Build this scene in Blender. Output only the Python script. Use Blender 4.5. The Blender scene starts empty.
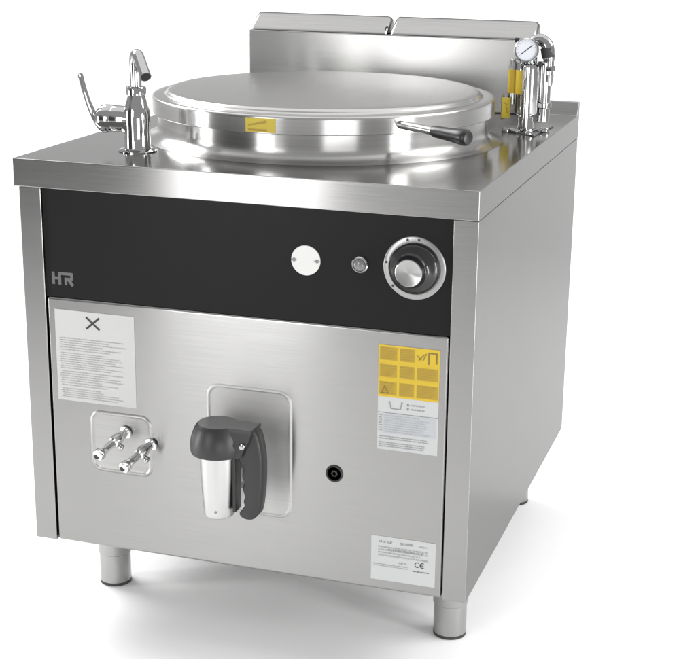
import bpy, bmesh, math, random
from mathutils import Vector, Matrix
random.seed(7)
PI = math.pi
SC = bpy.context.scene
COL = SC.collection

# ------------------------------------------------------------------ materials
def new_mat(name):
    m = bpy.data.materials.new(name); m.use_nodes = True
    nt = m.node_tree; b = nt.nodes['Principled BSDF']
    return m, nt, b

def plain(name, col, rough=.5, metal=0., coat=0., noise=0., spec=.5):
    m, nt, b = new_mat(name)
    b.inputs['Base Color'].default_value = (*col, 1)
    b.inputs['Roughness'].default_value = rough
    b.inputs['Metallic'].default_value = metal
    b.inputs['Coat Weight'].default_value = coat
    b.inputs['Specular IOR Level'].default_value = spec
    if noise:
        tc = nt.nodes.new('ShaderNodeTexCoord'); n = nt.nodes.new('ShaderNodeTexNoise')
        n.inputs['Scale'].default_value = 60; n.inputs['Detail'].default_value = 6
        nt.links.new(tc.outputs['Object'], n.inputs['Vector'])
        r = nt.nodes.new('ShaderNodeMapRange')
        r.inputs['To Min'].default_value = rough - noise; r.inputs['To Max'].default_value = rough + noise
        nt.links.new(n.outputs['Fac'], r.inputs['Value']); nt.links.new(r.outputs['Result'], b.inputs['Roughness'])
    return m

def steel(name, col, rough, aniso=0., scale=(6, 6, 400), bump=.02, rot=.25, rvar=.06, radial=False, tangent=True, grain=.05):
    """brushed stainless steel: fine streaks along the grain break up the gloss"""
    m, nt, b = new_mat(name); N = nt.nodes; L = nt.links
    b.inputs['Base Color'].default_value = (*col, 1)
    b.inputs['Metallic'].default_value = 1
    b.inputs['Anisotropic'].default_value = aniso
    b.inputs['Anisotropic Rotation'].default_value = rot
    tc = N.new('ShaderNodeTexCoord')
    mp = N.new('ShaderNodeMapping'); mp.inputs['Scale'].default_value = scale
    L.new(tc.outputs['Object'], mp.inputs['Vector'])
    src = mp.outputs['Vector']
    if radial:                       # circular grain, as left by spinning
        ln = N.new('ShaderNodeVectorMath'); ln.operation = 'MULTIPLY'; ln.inputs[1].default_value = (1, 1, 0)
        L.new(tc.outputs['Object'], ln.inputs[0])
        l2 = N.new('ShaderNodeVectorMath'); l2.operation = 'LENGTH'; L.new(ln.outputs[0], l2.inputs[0])
        mu = N.new('ShaderNodeMath'); mu.operation = 'MULTIPLY'; mu.inputs[1].default_value = 420
        L.new(l2.outputs['Value'], mu.inputs[0])
        cb = N.new('ShaderNodeCombineXYZ'); L.new(mu.outputs[0], cb.inputs[0])
        src = cb.outputs[0]
    n = N.new('ShaderNodeTexNoise'); n.inputs['Scale'].default_value = 1; n.inputs['Detail'].default_value = 4
    L.new(src, n.inputs['Vector'])
    big = N.new('ShaderNodeTexNoise'); big.inputs['Scale'].default_value = 3.2; big.inputs['Detail'].default_value = 3
    L.new(tc.outputs['Object'], big.inputs['Vector'])
    ad = N.new('ShaderNodeMath'); ad.operation = 'MULTIPLY_ADD'; ad.inputs[1].default_value = .6
    L.new(n.outputs['Fac'], ad.inputs[0]); 
    m2 = N.new('ShaderNodeMath'); m2.operation = 'MULTIPLY'; m2.inputs[1].default_value = .4
    L.new(big.outputs['Fac'], m2.inputs[0]); L.new(m2.outputs[0], ad.inputs[2])
    r = N.new('ShaderNodeMapRange'); r.inputs['From Min'].default_value = .25; r.inputs['From Max'].default_value = .75
    r.inputs['To Min'].default_value = max(.02, rough - rvar); r.inputs['To Max'].default_value = rough + rvar
    L.new(ad.outputs[0], r.inputs['Value']); L.new(r.outputs['Result'], b.inputs['Roughness'])
    if grain:
        hs = N.new('ShaderNodeHueSaturation'); hs.inputs['Color'].default_value = (*col, 1)
        gr = N.new('ShaderNodeMapRange'); gr.inputs['From Min'].default_value = .3; gr.inputs['From Max'].default_value = .7
        gr.inputs['To Min'].default_value = 1 - grain; gr.inputs['To Max'].default_value = 1 + grain
        L.new(n.outputs['Fac'], gr.inputs['Value']); L.new(gr.outputs['Result'], hs.inputs['Value']); L.new(hs.outputs['Color'], b.inputs['Base Color'])
    if bump:
        bp = N.new('ShaderNodeBump'); bp.inputs['Strength'].default_value = bump; bp.inputs['Distance'].default_value = .001
        L.new(n.outputs['Fac'], bp.inputs['Height']); L.new(bp.outputs['Normal'], b.inputs['Normal'])
    if tangent and aniso:
        t = N.new('ShaderNodeTangent'); t.direction_type = 'RADIAL'; t.axis = 'Z'
        L.new(t.outputs['Tangent'], b.inputs['Tangent'])
    return m

ST = (.315, .313, .309)
M = {}
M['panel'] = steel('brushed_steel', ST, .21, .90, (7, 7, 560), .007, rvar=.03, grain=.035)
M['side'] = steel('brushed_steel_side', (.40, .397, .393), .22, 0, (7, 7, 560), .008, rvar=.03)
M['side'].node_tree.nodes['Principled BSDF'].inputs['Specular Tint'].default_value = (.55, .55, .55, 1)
M['cock_plate'] = steel('pressed_steel_dull', (.36, .357, .352), .36, 0, (3, 3, 300), .004, rvar=.03, tangent=False)
M['flue'] = steel('flue_steel', (.40, .398, .392), .26, .85, (9, 9, 520), .004, rvar=.02, grain=.03)
M['plate'] = steel('pressed_steel', (.46, .457, .45), .58, 0, (3, 3, 300), .004, rvar=.03, tangent=False)
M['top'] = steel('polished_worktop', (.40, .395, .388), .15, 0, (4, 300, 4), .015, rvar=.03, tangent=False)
M['lid'] = steel('spun_steel', (.50, .495, .485), .24, .0, (6, 6, 6), .02, radial=True, rvar=.04)
M['drum'] = steel('rolled_steel', (.47, .466, .46), .25, .92, (3, 3, 500), .008, rvar=.03)
M['chrome'] = plain('chrome', (.43, .43, .43), .06, 1, noise=.02)
M['satin'] = plain('satin_steel', (.40, .40, .393), .25, 1, noise=.05)
M['ring'] = plain('dial_steel', (.31, .31, .305), .3, 1, noise=.04)
M['white_steel'] = plain('bright_steel', (.52, .52, .515), .30, 1, noise=.05)
M['black_glass'] = plain('black_enamel', (.009, .009, .0095), .34, 0, noise=.04, spec=.12)
M['black'] = plain('black_plastic', (.011, .011, .0115), .34, 0, noise=.08)
M['hood'] = plain('grey_black_plastic', (.015, .015, .0155), .42, 0, noise=.08)
M['hood_grey'] = plain('hood_top_grey', (.11, .11, .11), .4, noise=.05)
M['rubber'] = plain('rubber', (.03, .03, .03), .7)
M['dark'] = plain('dark_gap', (.02, .02, .02), .6)
M['gloss'] = plain('gloss_black', (.014, .014, .015), .16, 0, noise=.04)
M['bright_chrome'] = plain('bright_chrome', (.78, .78, .78), .14, 1, noise=.03)
M['logo'] = plain('logo_grey', (.085, .085, .085), .4)
M['paper'] = plain('sticker_white', (.43, .43, .426), .5, noise=.1)
M['paper2'] = plain('sticker_silver', (.43, .437, .437), .45, noise=.1)
M['paper3'] = plain('sticker_pale_grey', (.38, .395, .41), .45, noise=.1)
M['yellow'] = plain('sticker_yellow', (.50, .345, .012), .45, noise=.1)
M['ydark'] = plain('sticker_ochre', (.34, .225, .012), .45)
M['olive'] = plain('sticker_olive', (.50, .39, .03), .45)
M['ink'] = plain('ink', (.02, .02, .02), .5)
M['ink_grey'] = plain('ink_grey', (.20, .20, .20), .5)
M['ink_mid'] = plain('ink_mid', (.27, .27, .27), .5)
M['ink_yellow'] = plain('ink_on_yellow', (.25, .165, .015), .5)
M['enamel'] = plain('white_enamel', (.58, .58, .565), .35)
M['dialface'] = plain('gauge_face', (.60, .62, .66), .4)
M['lens'] = plain('lens_grey', (.16, .16, .16), .15, coat=.5)
M['ink_faint'] = plain('ink_faint', (.29, .30, .315), .5)
M['ink_symbol'] = plain('ink_symbol', (.16, .11, .015), .5)
M['brass'] = plain('brown_brass', (.13, .09, .06), .35, .6)

# ------------------------------------------------------------------ mesh helpers
def obj(name, bm, mats, parent=None, label=None, sharp=35, bevel=0, loc=None):
    bmesh.ops.recalc_face_normals(bm, faces=bm.faces[:])
    for f in bm.faces: f.smooth = True
    for e in bm.edges:
        if len(e.link_faces) != 2 or e.calc_face_angle(0) > math.radians(sharp): e.smooth = False
    me = bpy.data.meshes.new(name); bm.to_mesh(me); bm.free()
    if not isinstance(mats, (list, tuple)): mats = [mats]
    for m in mats: me.materials.append(M[m] if isinstance(m, str) else m)
    o = bpy.data.objects.new(name, me); COL.objects.link(o)
    if loc is not None:              # put the origin at loc, shape unchanged
        me.transform(Matrix.Translation(-Vector(loc))); o.location = loc
    if parent:
        o.parent = parent
        o.location = Vector(o.location) - world_loc(parent)
    if label: o['label'] = label
    if bevel:
        b = o.modifiers.new('edge', 'BEVEL'); b.width = bevel; b.segments = 3; b.limit_method = 'ANGLE'
        b.angle_limit = math.radians(40); b.harden_normals = True
    return o

def world_loc(o):
    v = Vector((0, 0, 0))
    while o:
        v += Vector(o.location); o = o.parent
    return v

def box(bm, x0, x1, y0, y1, z0, z1, mi=0):
    v = [bm.verts.new(p) for p in ((x0,y0,z0),(x1,y0,z0),(x1,y1,z0),(x0,y1,z0),(x0,y0,z1),(x1,y0,z1),(x1,y1,z1),(x0,y1,z1))]
    for f in ((0,3,2,1),(4,5,6,7),(0,1,5,4),(1,2,6,5),(2,3,7,6),(3,0,4,7)):
        bm.faces.new([v[i] for i in f]).material_index = mi

def ring_frames(pts):
    """parallel transport frames along a path"""
    pts = [Vector(p) for p in pts]; T = []
    for i in range(len(pts)):
        a = pts[max(0, i-1)]; b = pts[min(len(pts)-1, i+1)]
        T.append((b - a).normalized())
    ref = Vector((0, 0, 1)) if abs(T[0].z) < .9 else Vector((1, 0, 0))
    n = (ref - T[0] * ref.dot(T[0])).normalized(); out = []
    for t in T:
        n = (n - t * n.dot(t)).normalized()
        out.append((n, t.cross(n)))
    return pts, out

def tube(bm, pts, rad, seg=24, mi=0, cap=True, flat=1.0):
    pts, fr = ring_frames(pts); rings = []
    for i, p in enumerate(pts):
        r = rad[i] if isinstance(rad, (list, tuple)) else rad
        n, b = fr[i]
        rings.append([bm.verts.new(p + n * r * math.cos(2*PI*k/seg) + b * r * flat * math.sin(2*PI*k/seg)) for k in range(seg)])
    for a, c in zip(rings, rings[1:]):
        for k in range(seg):
            bm.faces.new((a[k], a[(k+1) % seg], c[(k+1) % seg], c[k])).material_index = mi
    if cap:
        bm.faces.new(rings[0]).material_index = mi; bm.faces.new(rings[-1]).material_index = mi

def spline(ctrl, n=8):
    """Catmull-Rom through the control points (any dimension)"""
    P = [Vector(c) for c in ctrl]; P = [P[0]*2 - P[1]] + P + [P[-1]*2 - P[-2]]; out = []
    for i in range(1, len(P)-2):
        for k in range(n):
            t = k / n
            out.append(.5*((2*P[i]) + (P[i+1]-P[i-1])*t + (2*P[i-1]-5*P[i]+4*P[i+1]-P[i+2])*t*t + (3*P[i]-P[i-1]-3*P[i+1]+P[i+2])*t**3))
    out.append(P[-2]); return out

def lathe(bm, prof, c, axis='Z', seg=48, mi=0, close=True):
    """prof: (radius, height) pairs; axis Z up or -Y towards the viewer"""
    rings = []
    for r, h in prof:
        ring = []
        for k in range(seg):
            a = 2*PI*k/seg; u, w = r*math.cos(a), r*math.sin(a)
            ring.append(bm.verts.new((c[0]+u, c[1]+w, c[2]+h) if axis == 'Z' else (c[0]+u, c[1]-h, c[2]+w)))
        rings.append(ring)
    for a, b in zip(rings, rings[1:]):
        for k in range(seg):
            bm.faces.new((a[k], a[(k+1) % seg], b[(k+1) % seg], b[k])).material_index = mi
    if close:
        bm.faces.new(rings[0]).material_index = mi; bm.faces.new(rings[-1]).material_index = mi

def prism(bm, outline, y0, y1, mi=0):
    """outline in x,z extruded along y"""
    a = [bm.verts.new((x, y0, z)) for x, z in outline]; b = [bm.verts.new((x, y1, z)) for x, z in outline]
    n = len(a)
    bm.faces.new(a).material_index = mi; bm.faces.new(b[::-1]).material_index = mi
    for k in range(n):
        bm.faces.new((a[k], b[k], b[(k+1) % n], a[(k+1) % n])).material_index = mi

def rrect(x0, x1, z0, z1, r, n=8):
    out = []
    for cx, cz, a0 in ((x1-r, z1-r, 0), (x0+r, z1-r, 90), (x0+r, z0+r, 180), (x1-r, z0+r, 270)):
        for k in range(n+1):
            a = math.radians(a0 + 90*k/n); out.append((cx + r*math.cos(a), cz + r*math.sin(a)))
    return out

def pressed_panel(bm, x0, x1, z0, z1, r, y, w=.004, h=.0022, inner=.0006):
    """rounded rectangle plate with a rounded bead round its edge, proud of plane y (towards -y)"""
    rings = []
    for off, d in ((-.002, -.0002), (-.0005, h*.45), (w*.3, h*.9), (w*.5, h), (w*.7, h*.9), (w, h*.3), (w+.0015, inner)):
        rings.append([bm.verts.new((x, y-d, z)) for x, z in rrect(x0+off, x1-off, z0+off, z1-off, max(.002, r-off))])
    for a, b in zip(rings, rings[1:]):
        for k in range(len(a)):
            bm.faces.new((a[k], a[(k+1) % len(a)], b[(k+1) % len(a)], b[k]))
    bm.faces.new(rings[-1])

def quad(bm, pts, mi):
    bm.faces.new([bm.verts.new(p) for p in pts]).material_index = mi

def text_lines(bm, x0, x1, zt, zb, rows, y, mi, fill=.5, ragged=.25, indent=0):
    """rows of print too small to read: words made of letter-sized marks"""
    ph = (zt-zb)/rows
    for i in range(rows):
        x = x0 + indent*random.random(); end = x1 - ragged*random.random()*(x1-x0)
        z1 = zt - i*ph - ph*.2; h = ph*fill; lw = h*.42
        while x < end - lw:
            for k in range(random.randint(2, 9)):
                if x > end: break
                w = lw*random.choice((.35, .8, 1, 1, 1.2)); up = h*random.choice((0, 0, 0, .28)); dn = h*random.choice((0, 0, 0, 0, .25))
                t = random.random()
                if t < .45:              # open letter: two stems and a bar
                    for a in (x, x+w*.7): quad(bm, ((a,y,z1-h-dn),(a+w*.3,y,z1-h-dn),(a+w*.3,y,z1),(a,y,z1)), mi)
                    quad(bm, ((x,y-.00002,z1-h*.3),(x+w,y-.00002,z1-h*.3),(x+w,y-.00002,z1),(x,y-.00002,z1)), mi)
                elif t < .75:            # stem with a foot
                    quad(bm, ((x,y,z1-h),(x+w*.35,y,z1-h),(x+w*.35,y,z1+up),(x,y,z1+up)), mi)
                    quad(bm, ((x,y-.00002,z1-h),(x+w,y-.00002,z1-h),(x+w,y-.00002,z1-h*.7),(x,y-.00002,z1-h*.7)), mi)
                else:
                    quad(bm, ((x,y,z1-h-dn),(x+w*.8,y,z1-h-dn),(x+w*.8,y,z1+up*.5),(x,y,z1+up*.5)), mi)
                x += w + lw*.28
            x += lw*.9

def stroke(bm, a, b, w, y, mi):
    d = Vector((b[0]-a[0], b[1]-a[1])).normalized(); n = Vector((-d.y, d.x))*w/2
    quad(bm, ((a[0]+n.x,y,a[1]+n.y),(a[0]-n.x,y,a[1]-n.y),(b[0]-n.x,y,b[1]-n.y),(b[0]+n.x,y,b[1]+n.y)), mi)

# ------------------------------------------------------------------ the thing
ROOT = bpy.data.objects.new('boiling_pan', None); COL.objects.link(ROOT)
ROOT.location = (0, .45, 0)
ROOT['label'] = 'stainless steel boiling pan with round lid and black control panel on white floor'
ROOT['category'] = 'boiling pan'

FY = .006                                   # plane of the front panel
ZT, HS = .85, .0475                         # worktop height, skirt
XL, XR = -.40, .4015
DU, D, ZU = .8680, .894, .8770              # upstand foot, rear, upstand top
BL, BR, ZB = -.3925, .4008, .1615           # cabinet
PL, PR, ZS = -.3520, .3612, .6125           # panel opening and split height
KC = (.003, .43)                            # kettle centre

# cabinet: two side panels folded round into front stiles, back panel, base pan
bm = bmesh.new()
def fold(pts, z0, z1):
    a = [bm.verts.new((x, y, z0)) for x, y in pts]; b = [bm.verts.new((x, y, z1)) for x, y in pts]; n = len(a)
    bm.faces.new(a); bm.faces.new(b)
    for k in range(n): bm.faces.new((a[k], a[(k+1) % n], b[(k+1) % n], b[k]))
CT = ZT-HS-.001; f0 = FY-.002
fold(((BL, f0), (PL, f0), (PL, FY+.03), (BL+.02, FY+.03), (BL+.02, D), (BL, D)), ZB, CT)
fold(((BR, f0), (PR, f0), (PR, FY+.03), (BR-.02, FY+.03), (BR-.02, D), (BR, D)), ZB, CT)
box(bm, BL+.0205, BR-.0205, D-.02, D-.001, ZB+.001, CT)
box(bm, BL+.0205, BR-.0205, FY+.0305, D-.0205, ZB+.004, ZB+.02)
bmesh.ops.recalc_face_normals(bm, faces=bm.faces[:])
bm.normal_update()
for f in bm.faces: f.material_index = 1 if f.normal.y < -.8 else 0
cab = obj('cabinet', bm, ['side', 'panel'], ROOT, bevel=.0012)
bm = bmesh.new(); box(bm, PL+.0002, PR-.0002, FY+.022, FY+.0296, ZB+.001, ZT-HS-.002); obj('inner_frame', bm, 'dark', cab)

# front panel: lower steel door with folded edges
bm = bmesh.new()
box(bm, PL+.0018, PR-.0022, FY, FY+.02, ZB+.0005, ZS+.0012)
front = obj('front_panel', bm, 'panel', ROOT, bevel=.0045)
# control panel
bm = bmesh.new()
box(bm, PL+.0008, PR-.0006, FY+.0025, FY+.02, ZS+.0016, ZT-HS-.0015)
ctrl = obj('control_panel', bm, 'black_glass', ROOT)
PY = FY+.0025                               # its face
# logo: two joined square letters
bm = bmesh.new(); y = PY-.0004
lx, lz, lh = -.3388, .6362, .0215
def lp(u, v): return (lx + u*.039, lz + v*lh)
for a, b, w in ((( .05,0),(.05,1),.0055),((.05,.52),(.36,.52),.005),((.36,0),(.36,1),.0055),((.31,.91),(1,.91),.005),
                ((.95,.93),(.95,.5),.0055),((.60,.5),(1.0,.5),.005),((.66,.58),(.66,0),.005),((.78,.5),(1.0,-.02),.006)):
    stroke(bm, lp(*a), lp(*b), w, y, 0); y -= .00005
obj('logo', bm, 'logo', ctrl)
# cover disc with two screws
bm = bmesh.new(); lathe(bm, ((.0246, 0), (.0246, .0016), (.024, .0022)), (.1195, PY, .7167), '-Y', 48)
disc = obj('cover_disc', bm, 'enamel', ctrl, 'white round cover plate with two screws')
for dx in (-.0195, .0195):
    bm = bmesh.new()
    lathe(bm, ((.0030, 0), (.0030, .0010), (.0016, .0016)), (.1195+dx, PY-.0022, .7167), '-Y', 16)
    stroke(bm, (.1195+dx-.0050, .7167), (.1195+dx+.0050, .7167), .0012, PY-.00225, 0)
    obj('screw', bm, 'ink_grey', ctrl)
# pilot lamp
bm = bmesh.new(); lathe(bm, ((.0136, 0), (.0136, .003), (.0122, .0045), (.0106, .0045), (.0104, .002)), (.2103, PY, .7172), '-Y', 40)
obj('lamp_bezel', bm, 'chrome', ctrl)
bm = bmesh.new(); lathe(bm, ((.0103, .001), (.0103, .0035), (.0085, .0062), (.005, .0078), (.0005, .0084)), (.2103, PY, .7172), '-Y', 32)
obj('pilot_lamp', bm, 'lens', ctrl)
# dial
DC = (.2997, PY, .7194)
bm = bmesh.new(); lathe(bm, ((.0505, 0), (.0505, .001), (.049, .0018), (.0425, .0018), (.0420, .0008), (.0005, .0008)), DC, '-Y', 72)
for a in (105, 82, 172, 222):               # printed marks round the ring
    u, w = .0462*math.cos(math.radians(a)), .0462*math.sin(math.radians(a))
    v = [bm.verts.new((DC[0]+u+.0022*math.cos(t*PI/5), DC[1]-.0021, DC[2]+w+.0022*math.sin(t*PI/5))) for t in range(10)]
    bm.faces.new(v).material_index = 1
obj('dial_ring', bm, ['ring', 'ink'], ctrl)
bm = bmesh.new(); lathe(bm, ((.0412, .001), (.0412, .0055), (.0402, .0085), (.0375, .0115), (.033, .0150), (.0280, .0185), (.0240, .023), (.0224, .029), (.0222, .034), (.0005, .034)), DC, '-Y', 64)
knob = obj('control_knob', bm, 'gloss', ctrl)
bm = bmesh.new(); lathe(bm, ((.0218, .034), (.0218, .0362), (.0206, .0370), (.0192, .0368), (.0004, .0364)), DC, '-Y', 64)
# spun face of the knob: anisotropic, circular grain about its own centre
m, nt, b = new_mat('spun_cap'); b.inputs['Base Color'].default_value = (.40, .40, .395, 1); b.inputs['Metallic'].default_value = 1
b.inputs['Roughness'].default_value = .17; b.inputs['Anisotropic'].default_value = .9; b.inputs['Anisotropic Rotation'].default_value = .25
tg = nt.nodes.new('ShaderNodeTangent'); tg.direction_type = 'RADIAL'; tg.axis = 'Y'; nt.links.new(tg.outputs[0], b.inputs['Tangent'])
obj('knob_cap', bm, m, ctrl, loc=(DC[0], DC[1]-.03, DC[2]))

# worktop: plate with deep folded skirt, rear upstand with cheeks
bm = bmesh.new()
prof = [(0, ZT-HS), (0, ZT), (DU, ZT), (D-.010, ZU), (D, ZU), (D, ZT-HS)]
a = [bm.verts.new((XL, y, z)) for y, z in prof]; b_ = [bm.verts.new((XR, y, z)) for y, z in prof]
bm.faces.new(a); bm.faces.new(b_[::-1])
for k in range(len(prof)):
    bm.faces.new((a[k], b_[k], b_[(k+1) % 6], a[(k+1) % 6]))
bm.normal_update()
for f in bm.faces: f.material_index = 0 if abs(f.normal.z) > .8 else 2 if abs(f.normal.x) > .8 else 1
top = obj('worktop', bm, ['top', 'panel', 'side'], ROOT, bevel=.0016)

# kettle neck welded into the worktop with a flared foot
bm = bmesh.new()
lathe(bm, ((.331, .0003), (.327, .0012), (.319, .0035), (.313, .007), (.3076, .0125), (.3058, .0165), (.305, .022), (.305, .026), (.305, .049), (.305, .051), (.298, .0515)), (KC[0], KC[1], ZT), 'Z', 128, close=False)
obj('kettle_neck', bm, 'drum', ROOT, loc=(KC[0], KC[1], ZT))
# lid
bm = bmesh.new()
lidp = [(.300, .0475), (.3135, .0475), (.3143, .0479), (.3145, .0486), (.3145, .0496), (.3145, .0722), (.3145, .0733), (.3141, .0756), (.3129, .0772), (.3108, .0780), (.304, .0784), (.302, .0784), (.2945, .0785), (.2925, .0785),
        (.2905, .0793), (.2885, .0822), (.2865, .0850), (.2835, .0866), (.278, .0872), (.272, .0873), (.20, .0880), (.10, .0886), (.0005, .0888)]
lathe(bm, lidp, (KC[0], KC[1], ZT), 'Z', 160)
bm.normal_update()
for f in bm.faces: f.material_index = 1 if abs(f.normal.z) < .45 and f.calc_center_median().z < ZT + .0765 else 0
lid = obj('lid', bm, ['lid', 'drum'], ROOT, loc=(KC[0], KC[1], ZT), sharp=60)
# gasket shadow line under the lid
# lid handle
h0 = Vector((.2200, .1985, .9130)); hd = Vector((.86, -.51, -.02)).normalized()
bm = bmesh.new()
tube(bm, [h0 - hd*.02, h0, h0 + hd*.085], .0072, 24)
obj('handle_rod', bm, 'satin', lid)
bm = bmesh.new()
gp = [(0, .0085), (.004, .0098), (.012, .0108), (.03, .0112), (.055, .0122), (.075, .0138), (.087, .0146), (.094, .0138), (.0985, .0108), (.100, .006), (.1003, .0006)]
tube(bm, [h0 + hd*(.073+t*.82) for t, r in gp], [r*.92 for t, r in gp], 28)
grip = obj('handle_grip', bm, 'black', lid)
# the sticker on the lid's rim, wrapped round it
bm = bmesh.new(); RS = .3145 + .0004
def rim(x, z, d=0.):
    xx = x - KC[0]; return (x, KC[1] - math.sqrt((RS+d)**2 - xx*xx), z)
def rimpatch(pts_fn, n, mi, d):
    for k in range(n):
        (xa, za0, za1), (xb, zb0, zb1) = pts_fn(k/n), pts_fn((k+1)/n)
        quad(bm, (rim(xa, za0, d), rim(xb, zb0, d), rim(xb, zb1, d), rim(xa, za1, d)), mi)
rimpatch(lambda t: (-.0262 + .0535*t, .8995, .9235), 8, 0, 0)
rimpatch(lambda t: (-.0215 + .034*t, .9015, .9052), 6, 1, .0003)
rimpatch(lambda t: (-.0215 + .033*t, .9095 + .006*t, .9115 + .0090*t), 6, 1, .0003)
obj('lid_sticker', bm, ['olive', 'ydark'], lid, 'yellow rectangular sticker')
# small stop pin sticking out of the lid's far edge
bm = bmesh.new(); tube(bm, [(-.245, .605, .9120), (-.278, .632, .9160), (-.2800, .6336, .9162), (-.2900, .6420, .9172), (-.2915, .6432, .9174)], [.0058, .0058, .0090, .0090, .0065], 20)
obj('stop_pin', bm, 'chrome', lid)

# flue housing behind the lid with two sloped caps
bm = bmesh.new(); box(bm, -.312, .312, .845, .8935, ZT+.0005, 1.0010)
flue = obj('flue_housing', bm, 'flue', ROOT, bevel=.003)
for x0, x1 in ((-.3105, -.0035), (.0035, .3105)):
    bm = bmesh.new()
    prof = [(.847, 1.0018), (.850, 1.0080), (.886, 1.0325), (.893, 1.0355), (.900, 1.0345), (.9035, 1.0295), (.9035, 1.0018)]
    rows = []
    n = 10; r = .011
    for k in range(2*(n+1)):
        if k <= n: t = k/n; x = x0 + r*(1-math.cos(t*PI/2)); s = math.sin(t*PI/2)
        else: t = (2*n+1-k)/n; x = x1 - r*(1-math.cos(t*PI/2)); s = math.sin(t*PI/2)
        rows.append([bm.verts.new((x, .900 + (y-.900)*(.86+.14*s) if y < .9 else y, 1.0018 + (z-1.0018)*(.62+.38*s))) for y, z in prof])
    for a, b_ in zip(rows, rows[1:]):
        for k in range(len(prof)): bm.faces.new((a[k], b_[k], b_[(k+1) % 7], a[(k+1) % 7]))
    bm.faces.new(rows[0]); bm.faces.new(rows[-1])
    cap = obj('flue_cap', bm, 'side', flue, sharp=50)
bm = bmesh.new(); box(bm, -.306, .306, .868, .892, 1.0012, 1.0029); obj('gap_strip', bm, 'dark', flue)
bm = bmesh.new(); tube(bm, spline([(-.0085, .862, 1.001), (-.010, .858, 1.010), (-.004, .856, 1.016), (.001, .857, 1.008)], 6), .0014, 8)
obj('clip', bm, 'dark', flue)

# ------------------------------------------------------------------ water tap
TP = (-.2385, .145, ZT)
bm = bmesh.new()
lathe(bm, ((.0335, .0004), (.0335, .0018), (.031, .0030), (.0235, .0042), (.0225, .007), (.0222, .035), (.0232, .055), (.0228, .066), (.0205, .076), (.0172, .086), (.0152, .093),
           (.0146, .0955), (.0168, .0965), (.0172, .1085), (.0160, .1105), (.0115, .1112)), TP, 'Z', 56)
tube(bm, spline([(TP[0]-.030, TP[1], .9035), (TP[0]-.016, TP[1], .9000), (TP[0]-.005, TP[1], .8900), (TP[0]-.001, TP[1], .8700)], 6), [.0205]*16 + [.0214]*3, 32)
tap = obj('water_tap', bm, 'chrome', ROOT, loc=TP)
bm = bmesh.new()
bp = [(0, .0185), (.008, .0205), (.022, .0222), (.036, .0232), (.038, .0226), (.040, .0236), (.052, .0240), (.060, .0226), (.067, .018), (.0695, .010), (.0698, .0008)]
tube(bm, [(TP[0]-.004-t, TP[1]-.001, .9045-.02*t) for t, r in bp], [r for t, r in bp], 40)
obj('tap_barrel', bm, 'chrome', tap)
bm = bmesh.new()
sp = spline([(TP[0], TP[1], .955), (TP[0], TP[1], .985), (TP[0]-.0005, TP[1], 1.003), (TP[0]+.003, TP[1]-.004, 1.0130), (TP[0]+.0105, TP[1]-.012, 1.0150), (TP[0]+.020, TP[1]-.0225, 1.0065), (TP[0]+.0410, TP[1]-.0460, .9830)], 10)
tube(bm, sp, .0098, 32)
obj('spout', bm, 'chrome', tap)
dirn = (sp[-1]-sp[-2]).normalized()
bm = bmesh.new(); tube(bm, [sp[-1]-dirn*.004, sp[-1]+dirn*.0004], .0084, 28); obj('spout_mouth', bm, 'dark', tap)
bm = bmesh.new()
lv = spline([(-.2890, .142, .8870), (-.2990, .142, .8845), (-.3090, .142, .8915), (-.3195, .142, .9060), (-.3290, .142, .9270), (-.3365, .142, .9500), (-.3435, .142, .9790)], 8)
k = len(lv)
# paddle lever: wide across y, thin in its plane
rings = []
for i, p in enumerate(lv):
    t = (lv[min(k-1, i+1)] - lv[max(0, i-1)]).normalized(); nrm = Vector((t.z, 0, -t.x)); s = i/(k-1)
    w = .0175 - .0085*min(1, s*1.3); th = .0070 - .0035*s
    if i == 0: w *= .5; th *= .5
    if i == k-1: w *= .6; th *= .6
    rings.append([bm.verts.new(p + Vector((0, 1, 0))*w*math.cos(2*PI*q/24) + nrm*th*math.sin(2*PI*q/24)) for q in range(24)])
for a, c in zip(rings, rings[1:]):
    for q in range(24): bm.faces.new((a[q], a[(q+1) % 24], c[(q+1) % 24], c[q]))
bm.faces.new(rings[0]); bm.faces.new(rings[-1])
obj('tap_lever', bm, 'chrome', tap)

# ------------------------------------------------------------------ safety valve group
VP = (.345, .615, ZT)
bm = bmesh.new()
lathe(bm, ((.030, .0005), (.030, .004), (.0265, .0055), (.0165, .007), (.0150, .012), (.0150, .030), (.0205, .034), (.0222, .037), (.0222, .126), (.0215, .1285), (.0165, .131), (.0165, .140), (.0155, .142)), VP, 'Z', 48)
for a in (20, 110, 200, 290):                # lugs of the foot
    c, s = math.cos(math.radians(a)), math.sin(math.radians(a))
    lathe(bm, ((.0085, .0006), (.0085, .0060), (.007, .0085), (.003, .0092)), (VP[0]+.037*c, VP[1]+.037*s, ZT), 'Z', 20)
    tube(bm, [(VP[0]+.015*c, VP[1]+.015*s, ZT+.004), (VP[0]+.037*c, VP[1]+.037*s, ZT+.004)], .0042, 12)
valve = obj('safety_valve', bm, 'chrome', ROOT, loc=VP)
bm = bmesh.new()
lathe(bm, ((.0120, .02), (.0120, .045), (.0150, .047), (.0150, .055), (.0125, .057), (.0125, .130), (.0110, .132)), (VP[0]+.0295, VP[1]+.016, ZT), 'Z', 32)
lathe(bm, ((.0085, .01), (.0085, .125)), (VP[0]+.004, VP[1]-.0255, ZT), 'Z', 24)
obj('side_column', bm, 'chrome', valve)
bm = bmesh.new()                            # thin mounting plate
v = [bm.verts.new((x, y_, ZT+.0006)) for x, y_ in ((.300, .655), (.372, .560), (.384, .700), (.362, .740))]
v2 = [bm.verts.new((x.co.x, x.co.y, ZT+.0030)) for x in v]
bm.faces.new(v); bm.faces.new(v2)
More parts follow.
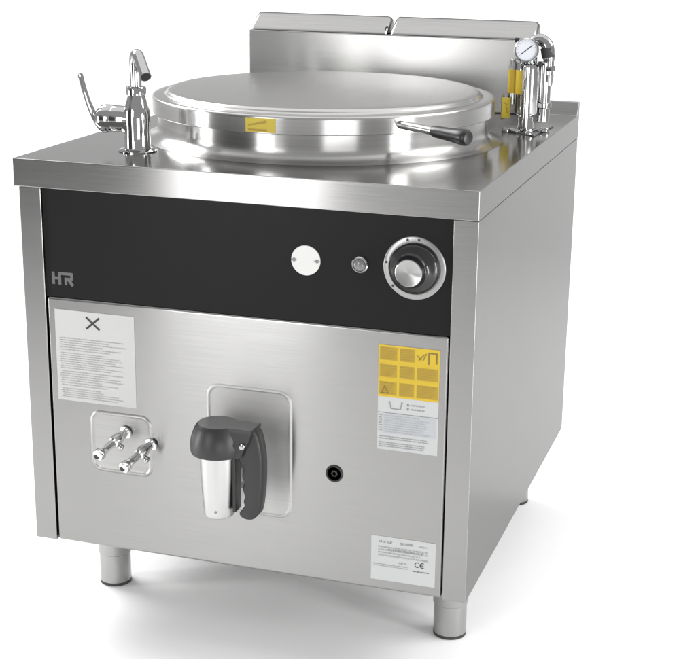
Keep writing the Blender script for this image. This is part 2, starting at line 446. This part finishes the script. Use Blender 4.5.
for q in range(4): bm.faces.new((v[q], v[(q+1) % 4], v2[(q+1) % 4], v2[q]))
obj('mounting_plate', bm, 'satin', valve)
# black column with yellow tags at its left
bm = bmesh.new(); lathe(bm, ((.0085, .052), (.0085, .130), (.0070, .1335), (.0070, .1365), (.0005, .137)), (VP[0]-.0290, VP[1]+.004, ZT), 'Z', 28)
obj('overflow_tube', bm, 'satin', valve)
bm = bmesh.new()
def wrap(bm, cx, cy, r, a0, a1, z0, z1, mi, n=12):
    for q in range(n):
        s, e = math.radians(a0+(a1-a0)*q/n), math.radians(a0+(a1-a0)*(q+1)/n)
        quad(bm, ((cx+r*math.cos(s), cy+r*math.sin(s), z0), (cx+r*math.cos(e), cy+r*math.sin(e), z0), (cx+r*math.cos(e), cy+r*math.sin(e), z1), (cx+r*math.cos(s), cy+r*math.sin(s), z1)), mi)
wrap(bm, VP[0]-.0290, VP[1]+.004, .0092, 0, 360, .9225, .9665, 0, 32)
obj('yellow_sleeve', bm, 'yellow', valve, 'yellow sleeve on the thin tube')
bm = bmesh.new(); wrap(bm, VP[0], VP[1], .0226, 165, 262, .9225, .9675, 0)
obj('valve_sticker', bm, 'yellow', valve)
bm = bmesh.new(); box(bm, .3005, .3170, .601, .606, .8765, .9145); box(bm, .2980, .3030, .606, .622, .873, .918, 1)
for q in range(3): stroke(bm, (.3050+.003*q, .905-.006*q), (.3115, .902-.008*q), .0014, .6006, 2)
obj('tag', bm, ['olive', 'brass', 'ink_yellow'], valve)
# pressure gauge facing the viewer
gd = Vector((.30, -.93, .18)).normalized(); gq = Vector((0, -1, 0)).rotation_difference(gd)
def turn(bm, c):
    mt = Matrix.Translation(c) @ gq.to_matrix().to_4x4(); bmesh.ops.transform(bm, matrix=mt, verts=bm.verts[:])
GC = Vector((.3450, .592, 1.0058))
bm = bmesh.new(); lathe(bm, ((.012, -.022), (.0205, -.018), (.0222, -.014), (.0228, 0), (.0228, .0045), (.0215, .0062), (.0202, .0058), (.0198, .003)), (0, 0, 0), '-Y', 48, close=False); turn(bm, GC)
gauge = obj('pressure_gauge', bm, 'chrome', valve)
bm = bmesh.new(); lathe(bm, ((.0204, .0015), (.0204, .0028), (.0004, .0028)), (0, 0, 0), '-Y', 40)
stroke(bm, (-.0105, -.0085), (.0105, .0090), .0016, -.0033, 1)
for a in range(-40, 221, 20):
    c, s = math.cos(math.radians(a)), math.sin(math.radians(a)); stroke(bm, (.0158*c, .0158*s), (.0182*c, .0182*s), .0006, -.0031, 2)
turn(bm, GC); obj('gauge_face', bm, ['dialface', 'ink', 'ink_grey'], valve)
# bent outlet pipe
bm = bmesh.new()
ep = spline([(.3440, .628, .982), (.3460, .629, 1.002), (.3520, .630, 1.0175), (.3640, .630, 1.0225), (.3760, .630, 1.0140), (.3805, .630, .998), (.3810, .630, .975), (.3810, .630, .946)], 8)
tube(bm, ep, [.0115]*(len(ep)-12) + [.0105]*6 + [.0092]*6, 28)
tube(bm, [(.381, .63, .966), (.381, .63, .975)], .0125, 6); tube(bm, [(.381, .63, .938), (.381, .63, .958)], [.0085, .0112], 20)
obj('outlet_pipe', bm, 'chrome', valve)
bm = bmesh.new(); tube(bm, [(.3765, .630, 1.0085), (.3803, .630, .990)], .0128, 24); obj('pipe_sleeve', bm, 'rubber', valve)
bm = bmesh.new(); tube(bm, [(.3180, .618, 1.0215), (.326, .618, 1.0205)], .0045, 12); obj('vent_plug', bm, 'dark', valve)
bm = bmesh.new(); tube(bm, [(.3660, .607, .9800), (.3725, .607, .9800)], .0050, 6); obj('union_nut', bm, 'dark', valve)

# ------------------------------------------------------------------ drain tap
bm = bmesh.new(); pressed_panel(bm, -.0545, .0955, .2670, .4910, .022, FY, .0044, .0020, .0004)
obj('drain_plate', bm, 'plate', ROOT)
DY = -.062
bm = bmesh.new()
lathe(bm, ((.0225, .2885), (.0245, .2900), (.0258, .295), (.0280, .325), (.0302, .36), (.0312, .400), (.0312, .410)), (-.0065, DY, 0), 'Z', 48)
tube(bm, [(-.002, DY+.02, .345), (-.002, FY, .345)], .0225, 32)
drain = obj('drain_tap', bm, 'white_steel', ROOT, loc=(-.0065, DY, .285))
bm = bmesh.new(); tube(bm, [(-.002, FY-.006, .345), (-.002, FY-.0005, .345)], .034, 40); obj('wall_flange', bm, 'satin', drain)
bm = bmesh.new(); box(bm, .0225, .0285, DY-.014, DY+.012, .3010, .4030); obj('barrel_strip', bm, 'black', drain, bevel=.002)  # narrow black strip down the right side of the barrel
# hood: round at the left, squared off towards the handle
def hood_ring(r, xe, hw, z, n=28):
    out = []; cx, cy = -.0075, DY
    a0 = math.degrees(math.asin(min(1, hw/r)))
    for q in range(n+1):
        a = math.radians(a0 + (360-2*a0)*q/n); out.append((cx + r*math.cos(a), cy + r*math.sin(a), z))
    out.append((xe, cy-hw, z)); out.append((xe, cy+hw, z)); return out
bm = bmesh.new(); rings = []
for r, xe, hw, z in ((.0405, .035, .0195, .3985), (.0440, .0375, .0215, .3998), (.0453, .042, .0225, .4035), (.0455, .046, .0228, .4140), (.0446, .052, .0228, .4230), (.0420, .0560, .0226, .4330), (.0380, .0592, .0222, .4425), (.0345, .0600, .0218, .4478), (.0325, .0598, .0210, .4496)):
    rings.append([bm.verts.new(p) for p in hood_ring(r, xe, hw, z)])
for a, c in zip(rings, rings[1:]):
    for q in range(len(a)): bm.faces.new((a[q], a[(q+1) % len(a)], c[(q+1) % len(a)], c[q]))
bm.faces.new(rings[0]); bm.faces.new(rings[-1])
obj('hood', bm, 'hood', drain, sharp=28)
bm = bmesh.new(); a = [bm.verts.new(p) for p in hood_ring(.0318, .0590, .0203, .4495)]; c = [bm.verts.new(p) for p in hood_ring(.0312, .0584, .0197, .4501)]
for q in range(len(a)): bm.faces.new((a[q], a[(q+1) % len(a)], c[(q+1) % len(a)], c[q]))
bm.faces.new(c); obj('hood_top', bm, 'hood_grey', drain)  # top face of the hood, in a lighter grey
# the moulded hand grip with finger waves
ho = [(.0595,.4490),(.0665,.4380),(.0712,.4197),(.0738,.3989),(.0742,.3789),(.0738,.3560),(.0724,.3359),(.0680,.3061),(.0620,.2960),(.0539,.2917),(.0450,.2915),(.0377,.2945),(.0345,.3002),(.0390,.3080),
      (.0436,.3146),(.0420,.3223),(.0444,.3309),(.0424,.3382),(.0408,.3464),(.0440,.3566),(.0412,.3630),(.0400,.3704),(.0425,.3788),(.0380,.3870),(.0345,.3947),(.0335,.4064),(.0390,.4250),(.0470,.4450)]
pts = [tuple(p) for p in spline(ho + [ho[0]], 3)][:-1]
cx, cz = .055, .37
bm = bmesh.new(); rings = []
for yy, ins in ((-.0150, .0042), (-.0142, .0018), (-.0120, .0), (.0120, .0), (.0142, .0018), (.0150, .0042)):
    n = len(pts); ring = []
    for q in range(n):
        a, c = Vector(pts[q-1]), Vector(pts[(q+1) % n]); t = (c-a).normalized(); nn = Vector((t.y, -t.x))
        p = Vector(pts[q]) + nn*ins*(1 if True else -1); ring.append(bm.verts.new((p.x, DY+yy, p.y)))
    rings.append(ring)
for a, c in zip(rings, rings[1:]):
    for q in range(len(a)): bm.faces.new((a[q], a[(q+1) % len(a)], c[(q+1) % len(a)], c[q]))
bm.faces.new(rings[0]); bm.faces.new(rings[-1])
obj('grip', bm, 'hood', drain, sharp=50)
bm = bmesh.new(); lathe(bm, ((.0058, 0), (.0058, .002), (.0050, .0036), (.003, .0046), (.0004, .005)), (.0445, DY-.0226, .4225), '-Y', 24); obj('pivot_screw', bm, 'chrome', drain)
bm = bmesh.new(); lathe(bm, ((.0022, 0), (.0022, .0012)), (-.002, DY-.0258, .3020), '-Y', 12); obj('set_screw', bm, 'ink_grey', drain)

# ------------------------------------------------------------------ level test cocks
bm = bmesh.new(); pressed_panel(bm, -.2745, -.1600, .3075, .4165, .018, FY, .0050, .0026, .0004)
obj('cock_plate', bm, 'cock_plate', ROOT)
for bx, bz in ((-.2075, .3850), (-.1600, .3690)):
    bm = bmesh.new()
    cp = [(0, .0115), (.003, .0115), (.0035, .0075), (.016, .0075), (.018, .0100), (.026, .0108), (.034, .0100), (.036, .0070), (.052, .0068), (.060, .0074), (.064, .0100), (.070, .0104), (.074, .0092), (.0755, .006), (.076, .0005)]
    tube(bm, [(bx - .24*t, FY - t, bz - .27*t) for t, r in cp], [r for t, r in cp], 24)
    ck = obj('sample_cock', bm, 'bright_chrome', ROOT, loc=(bx, FY, bz))
    bm = bmesh.new(); t = .030
    c0 = Vector((bx-.24*t, FY-t, bz-.27*t))
    tube(bm, [c0, c0+Vector((.006, 0, -.006)), c0+Vector((.0075, 0, -.0075)), c0+Vector((.011, 0, -.010)), c0+Vector((.014, 0, -.012)), c0+Vector((.0150, 0, -.0128))], [.004, .004, .0062, .0070, .0055, .001], 16)
    obj('cock_knob', bm, 'chrome', ck)
    bm = bmesh.new(); t = .0762; e = Vector((bx-.24*t, FY-t, bz-.27*t)); tube(bm, [e+Vector((0, .001, 0)), e+Vector((0, -.0004, 0))], .0046, 16); obj('cock_mouth', bm, 'dark', ck)

# threaded port
bm = bmesh.new(); lathe(bm, ((.0150, 0), (.0150, .0015), (.0138, .0025), (.0120, .0025), (.0115, -.002), (.0004, -.002)), (.1716, FY, .3590), '-Y', 32)
port = obj('threaded_port', bm, 'black', ROOT)
bm = bmesh.new(); lathe(bm, ((.0062, 0), (.0062, .0022), (.0052, .0030), (.0036, .0030), (.0030, .0012)), (.1716, FY+.0012, .3590), '-Y', 6); obj('port_socket', bm, 'black', port)

# ------------------------------------------------------------------ stickers
def sticker(name, x0, x1, z0, z1, mats, label, draw, slant=0):
    bm = bmesh.new(); box(bm, x0, x1, FY-.0006, FY-.0001, z0, z1, 0)
    draw(bm, FY-.0009); return obj(name, bm, mats, ROOT, label)
def d1(bm, y):
    c = (-.2640, .5735); s = .0125
    stroke(bm, (c[0]-s, c[1]-s*.85), (c[0]+s, c[1]+s*.85), .0036, y, 1); stroke(bm, (c[0]-s, c[1]+s*.85), (c[0]+s, c[1]-s*.85), .0036, y-.0001, 1)
    for zt, zb, rows in ((.5450, .5200, 6), (.5180, .4870, 8), (.4850, .4560, 7), (.4535, .4345, 5)):
        text_lines(bm, -.3300, -.1980, zt, zb, rows, y, 2, .42, .42, .004)
sticker('notice_sticker', -.3360, -.1865, .4300, .5930, ['paper', 'ink', 'ink_mid'], 'white notice sheet headed by a black cross', d1)
def d2(bm, y):
    x0, x1 = .2446, .3456
    quad(bm, ((x0,y,.5035),(x1,y,.5035),(x1,y,.5905),(x0,y,.5905)), 1)
    for z0, z1 in ((.5655, .5875), (.5370, .5585), (.5070, .5295)):   # ochre blocks of tiny print
        a = y-.0001
        quad(bm, ((x0+.002,a,z0),(x0+.031,a,z0),(x0+.031,a,z1),(x0+.002,a,z1)), 2)
        quad(bm, ((x0+.035,a,z0),(x0+.060,a,z0),(x0+.060,a,z1),(x0+.035,a,z1)), 2)
        text_lines(bm, x0+.004, x0+.030, z1-.001, z0+.001, 5, a-.0001, 3, .4, .25)
        text_lines(bm, x0+.036, x0+.059, z1-.001, z0+.001, 5, a-.0001, 3, .4, .25)
    a = y-.0002
    for (z0, z1) in ((.5370, .5585), (.5070, .5295)):
        quad(bm, ((x0+.064,y-.0001,z0),(x1-.002,y-.0001,z0),(x1-.002,y-.0001,z1),(x0+.064,y-.0001,z1)), 2)
        text_lines(bm, x0+.065, x1-.003, z1-.001, z0+.001, 5, a, 3, .4, .25)
    for z in (.5345, .5612): stroke(bm, (x0, z), (x1, z), .0012, a, 5)
    stroke(bm, (x0+.083, .565), (x0+.083, .585), .0022, a, 7); stroke(bm, (x0+.083, .584), (x0+.096, .584), .0022, a-.0001, 7); stroke(bm, (x0+.096, .585), (x0+.096, .567), .0022, a-.0002, 7)
    stroke(bm, (x0+.064, .578), (x0+.071, .571), .0016, a, 7); stroke(bm, (x0+.066, .570), (x0+.075, .580), .0016, a-.0001, 7); stroke(bm, (x0+.074, .571), (x0+.079, .583), .0014, a-.0002, 7)
    for p, q in (((.006, .510), (.011, .522)), ((.011, .522), (.017, .510)), ((.017, .510), (.006, .510))): stroke(bm, (x0+p[0], p[1]), (x0+q[0], q[1]), .0012, a-.0003, 7)
    # pan symbol and two words
    for p, q in (((.020, .496), (.022, .4845)), ((.022, .4845), (.038, .4845)), ((.038, .4845), (.040, .496)), ((.018, .496), (.021, .496)), ((.039, .496), (.042, .496))):
        stroke(bm, (x0+p[0], p[1]), (x0+q[0], q[1]), .0014, a, 4); a -= .00002
    for z in (.4935, .4865): 
        stroke(bm, (x0+.049, z), (x0+.052, z), .0040, a, 4); text_lines(bm, x0+.056, x0+.080, z+.0018, z-.0018, 1, a, 4, .6, .1)
    quad(bm, ((x0+.010,y,.4415),(x1-.004,y,.4415),(x1-.004,y,.4745),(x0+.010,y,.4745)), 6); text_lines(bm, x0+.012, x1-.008, .4735, .4425, 8, y-.0001, 8, .5, .3)
    text_lines(bm, x0+.002, x0+.008, .474, .444, 7, y, 4, .5, .1); stroke(bm, (x0, .4765), (x1, .4765), .0010, y-.0001, 4)
    text_lines(bm, x0+.003, x1-.012, .4375, .4305, 2, y, 4, .5, .12); text_lines(bm, x0+.003, x1-.012, .4270, .4170, 3, y, 4, .5, .15)
sticker('warning_sticker', .2446, .3456, .4128, .5905, ['paper2', 'yellow', 'ydark', 'ink_yellow', 'ink_grey', 'yellow', 'paper3', 'ink_symbol', 'ink_faint'], 'yellow and silver instruction sticker of tiny print', d2)
def letter_ce(bm, x, z, h, y, mi):
    for k, x_ in enumerate((x, x+h*1.05)):
        p = [(x_ + h*.5*math.cos(math.radians(a)), z + h*.5*math.sin(math.radians(a))) for a in range(60, 301, 30)]
        for a, b in zip(p, p[1:]): stroke(bm, a, b, h*.16, y, mi); y -= .00002
        if k: stroke(bm, (x_-h*.5, z), (x_+h*.2, z), h*.16, y, mi)
def d3(bm, y):
    x0, x1 = .2375, .3480
    text_lines(bm, x0+.014, x0+.036, .2530, .2470, 1, y, 1, .6, .1); text_lines(bm, x0+.050, x0+.072, .2535, .2480, 1, y, 1, .7, .1); text_lines(bm, x0+.082, x0+.098, .2520, .2475, 1, y, 2, .6, .1)
    text_lines(bm, x0+.012, x1-.012, .2430, .2230, 4, y, 2, .55, .15); text_lines(bm, x0+.030, x1-.020, .2395, .2345, 1, y-.0001, 1, .6, .2)
    text_lines(bm, x0+.048, x0+.062, .2180, .2120, 1, y, 2, .6, .1)
    letter_ce(bm, x0+.080, .2165, .0085, y, 3)
    text_lines(bm, x0+.004, x0+.066, .2105, .2045, 2, y, 1, .45, .05); text_lines(bm, x0+.072, x1-.010, .2060, .2025, 1, y, 3, .55, .05)
sticker('rating_plate', .2375, .3480, .1802, .2592, ['paper2', 'ink_grey', 'ink_mid', 'ink'], 'pale silver rating plate at the bottom corner', d3)

# ------------------------------------------------------------------ feet
for fx, fy in ((-.3335, .190), (.3300, .197), (-.3335, .820), (.3140, .838)):
    bm = bmesh.new()
    lathe(bm, ((.0316, .1655), (.0316, .1100), (.0316, .0650), (.0314, .0635), (.0302, .0625), (.0296, .0620), (.0296, .0580), (.0296, .0065), (.0285, .0058)), (fx, fy, 0), 'Z', 40)
    ft = obj('foot', bm, 'satin', ROOT, loc=(fx, fy, 0))
    bm = bmesh.new(); lathe(bm, ((.0285, 0.0003), (.0296, .0010), (.0299, .0056), (.0270, .0070)), (fx, fy, 0), 'Z', 40)
    obj('rubber_pad', bm, 'rubber', ft)

# ------------------------------------------------------------------ setting: white floor sweeping up into the backdrop
bm = bmesh.new()
prof = [(-3.0, 0), (-1.5, 0), (0, 0), (2, 0), (3.4, 0)]
for k in range(1, 13):
    a = PI/2*k/12; prof.append((3.4 + .8*math.sin(a), .8 - .8*math.cos(a)))
prof += [(4.2, 1.15)]
r0 = [bm.verts.new((-6, y, z)) for y, z in prof]; r1 = [bm.verts.new((6, y, z)) for y, z in prof]
for k in range(len(prof)-1): bm.faces.new((r0[k], r1[k], r1[k+1], r0[k+1]))
fl = obj('floor', bm, plain('white_paper', (.86, .86, .86), .6, noise=.05, spec=.2)); fl['kind'] = 'structure'

# ------------------------------------------------------------------ light
def area(name, loc, aim, sx, sy, power, col=(1, 1, 1), spread=180):
    l = bpy.data.lights.new(name, 'AREA'); l.shape = 'RECTANGLE'; l.size = sx; l.size_y = sy; l.energy = power; l.color = col
    l.spread = math.radians(spread)
    o = bpy.data.objects.new(name, l); COL.objects.link(o); o.location = loc
    d = Vector(aim) - Vector(loc); o.rotation_euler = d.to_track_quat('-Z', 'Y').to_euler(); return o
area('ceiling_softbox', (0, 1.4, 3.7), (0, 1.4, 0), 6.0, 4.4, 70)
area('backdrop_lamp', (-.9, 1.2, 2.5), (-.9, 4.2, .75), 4.6, .7, 62, spread=130)
area('rear_left_softbox', (-2.9, 1.3, 2.8), (-.2, -.3, 0), 2.2, 1.6, 60, spread=110)
area('rear_right_softbox', (3.1, .9, 2.8), (.4, -.3, 0), 2.2, 1.6, 34, spread=110)
area('strip_softbox', (-.96, -2.45, .95), (-.02, 0, .75), .52, 1.6, 16)
area('front_softbox', (-.66, -2.62, 1.30), (0, .4, .9), .66, .8, 4.4)
area('low_front_fill', (1.7, -2.6, .42), (-.1, .3, .1), 1.3, .7, 17)  # added fill light, lifts the floor under the pan
area('right_softbox', (2.3, -.5, .60), (0, .2, .5), .42, 1.15, 30)
area('left_softbox', (-2.1, -.7, .60), (0, .2, .5), .26, 1.15, 22)

# the room round the set: even grey, with a dark patch added front left for the skirt to reflect
w = bpy.data.worlds.new('World'); SC.world = w; w.use_nodes = True
nt = w.node_tree; bg = nt.nodes['Background']; bg.inputs['Color'].default_value = (1, 1, 1, 1)
tc = nt.nodes.new('ShaderNodeTexCoord'); dp = nt.nodes.new('ShaderNodeVectorMath'); dp.operation = 'DOT_PRODUCT'
dp.inputs[1].default_value = (-.643, -.766, 0)
nt.links.new(tc.outputs['Generated'], dp.inputs[0])
mr = nt.nodes.new('ShaderNodeMapRange'); mr.interpolation_type = 'SMOOTHSTEP'
mr.inputs['From Min'].default_value = .90; mr.inputs['From Max'].default_value = .985
mr.inputs['To Min'].default_value = .54; mr.inputs['To Max'].default_value = .10
nt.links.new(dp.outputs['Value'], mr.inputs['Value']); nt.links.new(mr.outputs['Result'], bg.inputs['Strength'])

# ------------------------------------------------------------------ camera
def Rm(yaw, pit, rol):
    return Matrix.Rotation(yaw, 3, 'Z') @ Matrix.Rotation(pit, 3, 'X') @ Matrix.Rotation(rol, 3, 'Y')
R3 = Rm(.313, -.2839, -.0116)
right, fwd, up = R3.col[0], R3.col[1], R3.col[2]
cam = bpy.data.cameras.new('camera'); co = bpy.data.objects.new('camera', cam); COL.objects.link(co)
mw = Matrix((( right.x, up.x, -fwd.x, .89), (right.y, up.y, -fwd.y, -2.1502), (right.z, up.z, -fwd.z, 1.2706), (0, 0, 0, 1)))
co.matrix_world = mw
cam.sensor_fit = 'HORIZONTAL'; cam.sensor_width = 36; cam.lens = 1473.167/696*36
cam.clip_start = .05; cam.clip_end = 200
SC.camera = co
SC.view_settings.view_transform = 'Standard'; SC.view_settings.look = 'None'; SC.view_settings.exposure = 0; SC.view_settings.gamma = 1
